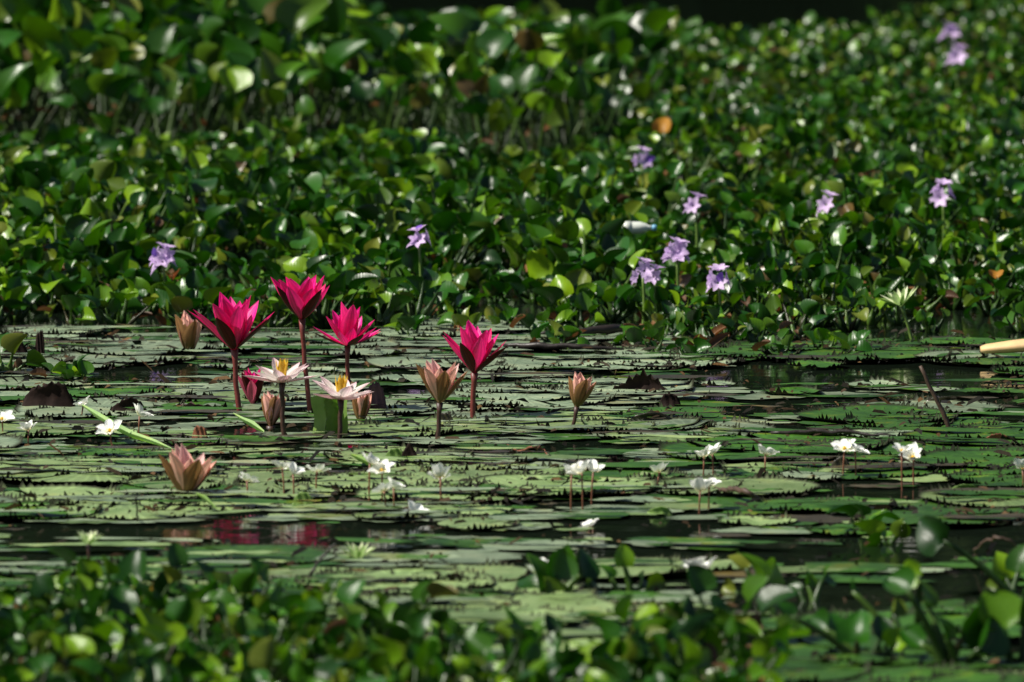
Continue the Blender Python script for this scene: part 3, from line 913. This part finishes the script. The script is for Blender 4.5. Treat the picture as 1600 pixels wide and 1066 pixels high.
for i, (px, py, sh) in enumerate(whites):
    g = ground(px + rp.uniform(-3, 3), py + sh)
    h = at(px, py, g.y) - g
    root = obj('floating_heart_flower', None); root.location = g; root.empty_display_size = .02
    tag(root, None, 'white flower', 'small white flowers on thin stems')
    obj('stem', tube('thin_stem', curve_pts((0, 0, -.03), h, (rp.uniform(-.002, .002), 0, 0), 4), [.0014, .0013, .0012, .0011, .0015], M['thin_stem'], 6), root)
    Hm = Matrix.Translation(h) @ Euler((rp.uniform(.0, .6), rp.uniform(-.35, .35), rp.uniform(0, 6))).to_matrix().to_4x4() @ Matrix.Scale(rp.uniform(.8, 1.12) * .95, 4)
    ms_ = WP if rp.random() < .6 else WP2
    for k in range(6):
        obj('petal', ms_, root, Hm @ Euler((rp.gauss(0, .12), rp.gauss(0, .15), k * 2 * math.pi / 6 + rp.uniform(-.1, .1))).to_matrix().to_4x4() @ Matrix.Scale(rp.uniform(.85, 1.1), 4))
    obj('heart', WC, root, Hm)
    wl.append((root, px, py, 'little frilly white'))
place_labels(wl, 'flower')

# ------------------------------------------------------------------ lavender hyacinth blooms
def floret_mesh(dark):
    V, F, A, X, fm = [], [], [], [], []
    for k in range(6):
        az = k * math.pi / 3
        wide = 1.25 if k == 0 else 1.0
        pv, pf, pa, px_ = petal_geo(.027 * (1.1 if k == 0 else 1), .014 * wide, R(40), R(80), .3, 3, 5, sharp=.7)
        b0 = len(V); c, s = math.cos(az), math.sin(az)
        V += [(x * c - y * s, x * s + y * c, z) for x, y, z in pv]
        F += [tuple(b0 + q for q in f) for f in pf]; A += pa; X += px_
        fm += [1 if (k == 0 and dark) else 0] * len(pf)
    return make_mesh('floret', V, F, [M['lavender'], M['lavender_dark']], fmat=fm, attrs={'along': A, 'across': X})
FL = [floret_mesh(False), floret_mesh(True)]
blooms = [(255, 408, 1.15, 'lavender hyacinth bloom drooping beside a tan leaf, nearest the lily buds', 8, .10), (655, 376, .9, 'lavender hyacinth bloom half hidden behind a round leaf', 6, .17),
          (1004, 424, .85, 'pale lavender hyacinth bloom, wider one of a close pair', 5, .10), (1023, 428, .55, 'pale lavender hyacinth floret, smaller one of a close pair', 3, .09),
          (1057, 398, 1.05, 'fullest lavender hyacinth bloom behind the close pair', 8, .11), (1123, 438, .95, 'lavender hyacinth bloom with dark violet petals near the water', 7, .09),
          (1087, 321, .75, 'small lavender hyacinth bloom above the close pair', 5, .12), (1293, 320, .8, 'compact lavender hyacinth bloom in the middle of the mat', 5, .13),
          (1473, 305, .95, 'bright lavender hyacinth bloom on the mat, largest of the far ones', 7, .13), (1003, 250, .75, 'shaded violet hyacinth bloom under the tall leaves', 4, .12),
          (1495, 95, .95, 'farthest lavender hyacinth bloom, arching among blurred leaves', 5, .16), (1484, 56, .55, 'tiny purple bloom just beyond the farthest lavender one', 3, .16)]
for px, py, sc_, lab, nf, h in blooms:
    h *= .66 if py > 340 else .92
    top = ground(px, py, h + .03)
    g = Vector((top.x, top.y, 0)); bs = top.y / 12.5
    root = obj('hyacinth_bloom', None); root.location = g; root.empty_display_size = .04
    tag(root, lab, 'hyacinth flower', 'lavender blooms rising from the hyacinths')
    obj('stem', tube('bloom_stem', curve_pts((0, 0, -.02), (0, 0, h + .02), (.003, 0, 0), 6), [.0035, .0034, .0032, .003, .003, .0026, .002], M['green_stem'], 7), root)
    nf = max(3, nf - 2)
    for k in range(nf):
        az = DOWN + (1.7 * (k % 3 - 1)) + rp.uniform(-.5, .5)
        zz = h + .016 + bs * .024 * sc_ * k / max(1, nf - 1)
        ti = R(rp.uniform(45, 80)) if k < nf - 1 else R(15)
        dvec = Vector((math.cos(az) * math.sin(ti), math.sin(az) * math.sin(ti), math.cos(ti)))
        q = Vector((0, 0, 1)).rotation_difference(dvec).to_matrix().to_4x4()
        obj('floret', FL[k % 2 if lab.find('violet') >= 0 or k % 3 == 0 else 0], root, Matrix.Translation(Vector((0, 0, zz)) + dvec * .012 * bs) @ q @ Euler((0, 0, rp.uniform(0, 6))).to_matrix().to_4x4() @ Matrix.Scale((.85 + .15 * rp.random()) * (.54 + .28 * sc_) * bs, 4))

# ------------------------------------------------------------------ curled, folded and odd leaves
def standing_leaf(name, label, px, py, w, h, mat, lean=.2, curve=.35, jag=.06, cat='curled leaf', thick=.0012, flat=0.0, yaw=0.0, shape=1.0, skew=0.0):
    """a leaf or pad edge stood up out of the water: px, py = middle of its foot; w, h in photograph pixels"""
    g = ground(px, py)
    s = mm_per_px(g.y); W, Hh = w * s, h * s
    r_ = random.Random(px * 3 + py)
    nx, ny = 17, 8
    V, F, A = [], [], []
    for side in (0, 1):
        for j in range(ny):
            v = j / (ny - 1)
            for i in range(nx):
                u = -1 + 2 * i / (nx - 1)
                top = max(.0, 1 - abs(u) ** (2.3 * shape)) ** .55 * (1 + jag * math.sin(u * 4 + px) + jag * .4 * math.sin(u * 13 + py))
                if j == ny - 1: top *= 1 + (jag * .8 if i % 2 else -jag * .5)
                z = Hh * v * top - .003
                x = u * W / 2 * (1 - .12 * v * v) + skew * W * v
                y = curve * W * (u * u) * .5 + lean * z + (thick if side else 0) + .1 * W * math.sin(v * 3) * (1 - abs(u)) + .0012 * math.sin(u * 12 + v * 5)
                V.append((x, y, z)); A.append(.5 + .45 * v)
        off = side * nx * ny
        for j in range(ny - 1):
            for i in range(nx - 1):
                a = off + j * nx + i
                q = (a, a + 1, a + nx + 1, a + nx)
                F.append(q if side == 0 else q[::-1])
    o2 = nx * ny
    for i in range(nx - 1):
        a = (ny - 1) * nx + i
        F.append((a, a + 1, a + 1 + o2, a + o2))
    # the half of the leaf that still lies on the water, behind the fold
    me = make_mesh(name, V, F, M[mat], attrs={'along': A})
    root = obj(name, None) if flat else None
    if flat:
        root.location = g; root.rotation_euler = (0, 0, yaw)
        obj('raised_fold', me, root)
        pv, pf = [], []
        for i in range(nx):
            u = -1 + 2 * i / (nx - 1)
            y0 = curve * W * (u * u) * .5
            pv += [(u * W / 2, y0, .004), (u * W / 2, y0 + flat * W * math.sqrt(max(0, 1 - u * u)) + .002, .006 + .002 * math.sin(u * 8))]
        for i in range(nx - 1):
            a = i * 2
            pf.append((a, a + 2, a + 3, a + 1))
        obj('floating_half', make_mesh('floating_half', pv, pf, M['pad'], attrs={'along': [.5] * len(pv)}), root)
        return tag(root, label, cat)
    o = obj(name, me)
    o.location = g; o.rotation_euler = (0, 0, yaw)
    return tag(o, label, cat)
standing_leaf('curled_pad', 'big brown-black curled lily pad with small green leaves behind it', 75, 642, 96, 46, 'curl_dark', flat=.4, jag=.07)
standing_leaf('curled_pad', 'black folded pad, lower hump right of the big brown-black one', 202, 647, 68, 26, 'curl_dark', flat=.4, jag=.08, yaw=.1)
standing_leaf('curled_pad', 'dark rounded pad hump by the short post at the far edge', 18, 560, 62, 30, 'curl_dark', flat=.3)
standing_leaf('curled_pad', 'narrow dark upright pad tip like a short post beside the rounded hump', 62, 560, 18, 46, 'curl_dark', shape=1.4)
standing_leaf('curled_pad', 'purple-brown domed pad edge rising behind the pale pink-green bud', 585, 645, 44, 48, 'curl_purple', flat=.3, jag=.05, shape=1.2)
standing_leaf('curled_pad', 'long low maroon pad edge with fine teeth left of the widest magenta stem', 318, 641, 120, 12, 'curl_purple', flat=.3, jag=.2)
standing_leaf('crumpled_pad', 'crumpled dark brown pad with curled rim lying far right of the salmon bud', 1000, 616, 104, 30, 'curl_dark', flat=.5, jag=.2, curve=.1)
standing_leaf('curled_pad', 'small dark olive cap-shaped leaf below the crumpled brown pad', 1047, 636, 40, 24, 'curl_dark', jag=.05)
standing_leaf('curled_leaf', 'low dark green domed leaf under the olive cap-shaped one', 1018, 664, 86, 22, 'pad_dark', flat=.3, jag=.03)
standing_leaf('curled_leaf', 'small dark green folded leaf at the foot of the peach cup lily', 702, 666, 32, 24, 'pad_dark', jag=.03, skew=-.2)
standing_leaf('curled_leaf', 'round yellow-green upright leaf of the tilted pair', 618, 722, 42, 24, 'curl_green', jag=.03)
standing_leaf('curled_leaf', 'pointed dark olive folded leaf of the tilted pair', 648, 724, 36, 34, 'curl_dark', jag=.05, skew=-.25, shape=.5)
standing_leaf('rust_leaf', 'rust-red dried leaf standing up from its flat brown half', 312, 690, 30, 28, 'curl_rust', flat=.8, jag=.05)
standing_leaf('curled_leaf', 'round green upright leaf below the little white flowers near the shallows', 474, 796, 44, 30, 'curl_green', jag=.03)
standing_leaf('curled_leaf', 'small brown folded leaf beside the round green upright one', 502, 792, 34, 14, 'curl_dark')
standing_leaf('domed_leaf', 'small green domed leaf with toothed rim before the dark water', 1031, 806, 50, 17, 'curl_green', jag=.03, curve=.5)
standing_leaf('domed_leaf', 'flat oval green leaf lying past the rightmost white flowers', 1510, 770, 62, 16, 'curl_green', jag=.03, curve=.5)
standing_leaf('curled_leaf', 'dark twin-lobed leaf pair, left lobe, before the magenta reflection', 682, 792, 42, 14, 'pad_dark', jag=.03)
standing_leaf('curled_leaf', 'dark twin-lobed leaf pair, right lobe, before the magenta reflection', 716, 793, 34, 13, 'pad_dark', jag=.03)
standing_leaf('curled_leaf', 'brown rounded leaf hump behind the dark folded one in mid pond', 806, 748, 28, 12, 'curl_dark', jag=.03)
standing_leaf('curled_leaf', 'dark folded leaf left of the bright white flower trio', 832, 758, 34, 16, 'pad_dark', jag=.03)
standing_leaf('curled_leaf', 'dark upright leaf behind the white pair on the dark pad', 1314, 738, 40, 26, 'pad_dark', jag=.04)
standing_leaf('curled_leaf', 'long dark curved leaf edge right of the slanting stick', 1495, 632, 120, 16, 'pad_dark', jag=.05)
standing_leaf('curled_leaf', 'olive-tan curled leaf at the foot of the slanting stick', 1560, 692, 60, 16, 'curl_rust', jag=.08)
standing_leaf('curled_leaf', 'tan-orange leaf lying at the mat edge behind the lone magenta lily', 655, 532, 50, 8, 'orange', jag=.08)
standing_leaf('curled_leaf', 'dark tufted leaf clump right of the leaning salmon bud', 965, 726, 46, 14, 'curl_dark', jag=.2)
standing_leaf('curled_leaf', 'black jagged leaf scrap in mid pond behind the white trio', 742, 712, 40, 15, 'curl_dark', jag=.3)
standing_leaf('curled_leaf', 'dark low leaf fold at the edge of the foreground water', 712, 912, 70, 18, 'curl_dark', jag=.1)
# upright green leaf: two folded panels with a crinkled inner strip
def upright_green():
    g = ground(516, 684); s = mm_per_px(g.y)
    root = obj('upright_leaf', None); root.location = g
    tag(root, 'tall folded bright green leaf standing upright behind the lower blush star stem', 'folded leaf')
    for nm, x0, x1, y0, y1, mt, amp in (('leaf_panel', -27, -8, .028, .006, 'curl_green', .0006), ('leaf_panel', 12, 26, .022, .002, 'curl_green', .0006), ('inner_strip', -8, 12, .006, .022, 'curl_green', .003)):
        V, F = [], []
        nx, ny = 6, 16
        for j in range(ny):
            for i in range(nx):
                u, v = i / (nx - 1), j / (ny - 1)
                V.append(((x0 + (x1 - x0) * u) * s * (1 + .12 * v * v) + .0016 * math.sin(v * 7 + x0), y0 + (y1 - y0) * u + amp * math.sin(v * 60 + i * 2.1), (-3 + (72 + 5 * math.sin(u * 3 + x0) - 8 * abs(u - .5)) * v) * s + .0012 * math.sin(u * 8 + v * 14)))
        for j in range(ny - 1):
            for i in range(nx - 1):
                a = j * nx + i
                F.append((a, a + 1, a + nx + 1, a + nx))
        obj(nm, make_mesh(nm, V, F, M[mt]), root)
upright_green()
# pale rolled leaf blades lying slantwise on the pads
def strap_leaf(name, label, pts, widths, mat, cat='leaf', lift=.012):
    P = [ground(x, y, lift + dz) for x, y, dz in pts]
    V, F = [], []
    for i, p in enumerate(P):
        w = widths[i] * mm_per_px(p.y)
        for k in range(5):
            u = -1 + k / 2
            V.append(p + Vector((0.15 * u * w, u * w * .8, abs(u) ** 1.5 * w * .55)) - P[0])
    for i in range(len(P) - 1):
        for k in range(4):
            a = i * 5 + k
            F.append((a, a + 5, a + 6, a + 1))
    o = obj(name, make_mesh(name, V, F, M[mat])); o.location = P[0]
    return tag(o, label, cat)
strap_leaf('rolled_leaf', 'long pale green rolled leaf slanting across the pads near the dark humps', [(128, 634, .03), (150, 652, .02), (180, 672, .01), (205, 684, .004), (240, 694, 0), (268, 702, 0)], [4, 14, 18, 16, 12, 3], 'curl_pale')
strap_leaf('rolled_leaf', 'pale blue-green pointed leaf left of the slim peach bud', [(364, 646, .02), (378, 658, .012), (394, 668, .005), (412, 676, 0)], [2, 10, 16, 5], 'curl_pale')
strap_leaf('rolled_leaf', 'bright green rolled leaf behind the white flower cluster', [(548, 712, .01), (560, 720, .008), (576, 728, .004), (590, 734, 0)], [5, 14, 14, 4], 'curl_green')
strap_leaf('rolled_leaf', 'green pointed leaf at the foot of the brownish tilted bud', [(306, 772, .012), (320, 782, .008), (338, 796, 0)], [4, 12, 4], 'curl_green')
# orange and yellow single leaves caught in the mat
for (px, py, s_, e_, lab, mt) in [(1035, 195, .05, 1.3, 'orange and yellow hyacinth leaf standing in the blurred far mat', 'orange'), (1556, 422, .04, .9, 'small orange hyacinth leaf near the right part of the mat', 'orange'),
                                  (985, 262, .06, .4, 'yellow-edged brown hyacinth leaf left of the shaded violet bloom', 'curl_rust'),
                                  (268, 418, .045, .3, 'tan hyacinth leaf under the drooping lavender bloom', 'curl_rust')]:
    HL = .06 if py > 240 else .12
    p = ground(px, py + 14, HL)
    me = BLM[4].copy(); me.materials[0] = M[mt]
    root = obj('coloured_leaf', None); root.location = (p.x, p.y, 0); tag(root, lab, 'leaf')
    mb = Matrix.Translation((0, 0, HL)) @ Euler((e_, 0, rp.uniform(-.5, .5))).to_matrix().to_4x4() @ Matrix.Scale(s_ * p.y / 16, 4)
    obj('blade', me, root, mb)
    obj('stalk', STM[0], root, Matrix.Diagonal((.003, .003, HL, 1)))

# ------------------------------------------------------------------ sticks, plank, bottle
def stick(name, label, pts, rad, mat, cat='stick', wob=.0012):
    """pts: (px, py, height above water of that point)"""
    P = [ground(x, y, z) for x, y, z in pts]
    Q = []
    for i in range(len(P) - 1):
        for k in range(5):
            Q.append(P[i].lerp(P[i + 1], k / 5) + Vector((random.gauss(0, wob), random.gauss(0, wob), random.gauss(0, wob))))
    Q.append(P[-1])
    rr = list(np.interp(np.linspace(0, 1, len(Q)), np.linspace(0, 1, len(rad)), rad) * np.array([random.uniform(.85, 1.15) for _ in Q]))
    o = obj(name, tube(name, [q - P[0] for q in Q], rr, M[mat], 8)); o.location = P[0]
    return tag(o, label, cat)
g_ = ground(1488, 672)
a_ = at(1438, 572, g_.y) - g_
o = obj('slanting_stick', tube('slanting_stick', curve_pts((.008, 0, -.03), a_, (.002, 0, 0), 9, .0006), [.0042, .0040, .0042, .0038, .004, .0036, .0036, .0033, .0030, .0028], M['brown_wood'], 8))
o.location = g_; tag(o, 'thin dark stick poking up slantwise from the green pads', 'stick')
stick('black_branch', 'long thin black branch floating behind the lone magenta lily', [(786, 541, .008), (840, 540, .012), (900, 541, .012), (975, 546, .006)], [.003, .0055, .005, .002], 'wet_wood', 'branch')
stick('black_branch', 'thick black sodden log at the mat edge behind the long thin branch', [(838, 524, .010), (900, 520, .014), (960, 514, .018), (1003, 512, .012)], [.003, .008, .009, .003], 'wet_wood', 'log')
stick('black_branch', 'thin dark twig at the mat edge just before the sodden log', [(900, 528, .008), (960, 530, .008), (1010, 531, .006)], [.002, .004, .002], 'wet_wood', 'branch')
stick('arched_twig', 'arched brown twig looping out of the water right of the white pairs', [(1120, 764, .004), (1145, 764, .018), (1170, 770, .02), (1186, 782, .008), (1188, 790, -.01)], [.003, .004, .004, .0035, .003], 'brown_wood', 'twig')
stick('thin_reed', 'thin dark reed leaning over the water left of the pale star lily', [(474, 924, -.01), (490, 890, .02), (505, 868, .035), (524, 850, .05)], [.0022, .002, .0018, .001], 'wet_wood', 'reed')
stick('dark_strip', 'dark submerged strip of stem lying on the green pads before the slanting stick', [(1205, 676, .012), (1270, 674, .014), (1340, 677, .012), (1400, 681, .010)], [.002, .004, .003, .001], 'wet_wood', 'stem')
stick('thin_reed', 'thin dark stalk rising behind the brownish bud shallows', [(214, 826, -.01), (213, 800, .02), (214, 776, .045)], [.0015, .0014, .001], 'wet_wood', 'reed')
stick('bent_twig', 'thin bent twig arching over water by the round-leaved foreground hyacinth', [(1520, 870, .0), (1535, 850, .03), (1560, 838, .045), (1585, 850, .035), (1595, 880, .005)], [.002, .002, .002, .0018, .0015], 'brown_wood', 'twig')
stick('bent_twig', 'thin pale tendril loop on the pads left of the leaning salmon bud', [(792, 695, .008), (815, 705, .01), (835, 698, .02), (850, 702, .012), (855, 712, .006)], [.0016, .0016, .0016, .0015, .0012], 'thin_stem', 'twig')
# plank end
def plank():
    a = ground(1532, 546, .020); L = .22
    d = Vector((1, -.10, .10)).normalized()
    prof = [(0, .007), (.010, .011), (.05, .014), (.10, .016), (L, .017)]
    pts = [a + d * t for t, _ in prof]
    V, F = [], []
    n = 10
    for p, (t, r) in zip(pts, prof):
        for k in range(n):
            an = 2 * math.pi * k / n
            V.append(p - a + Vector((0, math.cos(an) * r * 1.9, math.sin(an) * r * .75)))
    for i in range(len(pts) - 1):
        for k in range(n):
            F.append((i * n + k, i * n + (k + 1) % n, (i + 1) * n + (k + 1) % n, (i + 1) * n + k))
    F += [tuple(reversed(range(n))), tuple((len(pts) - 1) * n + k for k in range(n))]
    me = make_mesh('plank', V, F, M['tan_wood'])
    o = obj('plank', me); o.location = a
    tag(o, 'pale tan wooden plank end floating at the right edge of the pond', 'plank')
plank()
def bottle():
    p = ground(990, 356, .12)
    root = obj('plastic_bottle', None); root.location = p
    tag(root, 'cloudy plastic bottle lying on the hyacinth leaves behind the paired blooms', 'bottle')
    prof = [(-.036, .004), (-.034, .011), (-.01, .0125), (.012, .0125), (.024, .009), (.030, .005), (.037, .005)]
    V, F = tube_geo([(x, 0, 0) for x, r in prof], [r for x, r in prof], 12)
    obj('body', make_mesh('body', V, F, M['plastic']), root)
    V, F = tube_geo([(-.022, 0, 0), (-.004, 0, 0)], [.0131, .0133], 12)
    obj('wrapper', make_mesh('wrapper', V, F, M['plastic']), root)
    V, F = tube_geo([(.036, 0, 0), (.045, 0, 0)], [.006, .006], 10)
    obj('cap', make_mesh('cap', V, F, M['plastic_blue']), root)
bottle()

# ------------------------------------------------------------------ foreground hyacinths with leaves one can tell apart
def custom_plant(label, base, leaves, srad=.004):
    """leaves: (foot px, foot py, blade px size, blade direction deg (90 = straight up), facing yaw, pitch towards camera, variant)"""
    g = ground(*base)
    root = obj('water_hyacinth', None); root.location = g; root.empty_display_size = .04
    tag(root, label, 'water hyacinth')
    s = mm_per_px(g.y)
    for (fx, fy, size, ang, yaw, pit, var) in leaves:
        foot = at(fx, fy, g.y + random.uniform(-.03, .03)) - g
        a = R(ang)
        ya = Vector((math.cos(a), 0, math.sin(a)))
        za = Vector((0, -1, 0))
        xa = ya.cross(za)
        m3 = Matrix((xa, ya, za)).transposed()
        m3 = m3 @ Euler((R(pit), R(yaw), 0)).to_matrix()
        mb = Matrix.Translation(foot) @ m3.to_4x4() @ Matrix.Scale(size * s, 4)
        lf = obj('leaf', BLM[var], root, mb)
        pts = curve_pts((random.uniform(-.008, .008), 0, -.01), foot + ya * size * s * .06, (0, 0, .006 if foot.z > .02 else 0), 7)
        me = tube('hyacinth_stalk', pts, [srad * 1.2, srad * 1.35, srad * 1.2, srad, srad * .9, srad * .85, srad * .8, srad * .6], M['stalk'], 8)
        obj('stalk', me, lf, mb.inverted())
    return root
custom_plant('broad-leaved hyacinth rising from the front water with a cluster of dark upright leaves', (882, 930),
    [(868, 905, 50, 75, 20, -10, 1), (895, 892, 44, 100, -30, 10, 5), (908, 900, 50, 55, 30, -30, 2), (848, 925, 62, 95, 60, 0, 7), (838, 920, 42, 120, 30, -35, 8), (915, 915, 30, 30, 0, -40, 4), (862, 950, 50, 100, 40, 10, 3)])
custom_plant('small hyacinth with one heart-shaped leaf held upright on a pale stalk', (980, 925), [(975, 886, 36, 92, 10, 5, 9), (955, 905, 28, 110, 60, 0, 2), (1000, 918, 34, 30, 20, -50, 6), (1010, 922, 40, 20, 0, -40, 1)])
custom_plant('three-leaved hyacinth with a pale folded leaf tilted over the dark water', (1185, 925), [(1166, 890, 36, 118, 50, -20, 0), (1183, 903, 44, 98, 70, 0, 4), (1196, 905, 48, 28, 10, -40, 7), (1150, 925, 30, 160, 0, -40, 5)])
custom_plant('hyacinth with a round leaf on a long stalk reaching over open water', (1590, 930), [(1477, 846, 56, 150, -10, -10, 6), (1572, 905, 44, 100, 20, 0, 2), (1592, 896, 50, 85, -30, -10, 9), (1560, 925, 30, 150, 20, -40, 1)])
custom_plant('long-stalked dark green hyacinth in the front corner with a drooping top leaf', (1487, 1038), [(1420, 926, 50, 130, 20, -35, 3), (1450, 950, 40, 80, 50, 0, 8), (1500, 1000, 70, 30, 20, -35, 1), (1530, 1015, 60, 50, 40, -20, 5), (1480, 1000, 40, 95, 60, 0, 2), (1440, 1010, 44, 130, 20, -30, 11)], srad=.005)
custom_plant('glossy hyacinth with cupped leaves low beside the long-stalked one', (1345, 1030), [(1290, 985, 44, 130, 10, -45, 10), (1310, 1000, 48, 80, 30, -20, 2), (1340, 1005, 52, 95, -20, -5, 6), (1375, 1000, 46, 70, 20, -30, 9), (1395, 1015, 46, 60, -30, -10, 4), (1235, 965, 30, 120, 50, 0, 0)])
custom_plant('sparse hyacinth with tall thin stalks bridging the front water gap', (1425, 1015), [(1395, 960, 30, 60, 40, -20, 5), (1440, 900, 44, 170, 0, -30, 7), (1330, 925, 34, 20, 20, -50, 8)])
custom_plant('hyacinth with a large pale leaf at the right front border', (1590, 1035), [(1570, 985, 70, 110, 20, -20, 1), (1600, 980, 60, 80, 30, 0, 3), (1540, 1030, 60, 160, 10, -50, 6)])
custom_plant('small hyacinth with narrow dark leaves crossing in the front water', (1270, 940), [(1262, 915, 26, 60, 40, -20, 2), (1285, 905, 36, 20, 10, -50, 4), (1250, 925, 26, 130, 30, -30, 9)])
print('objects', len(bpy.data.objects))
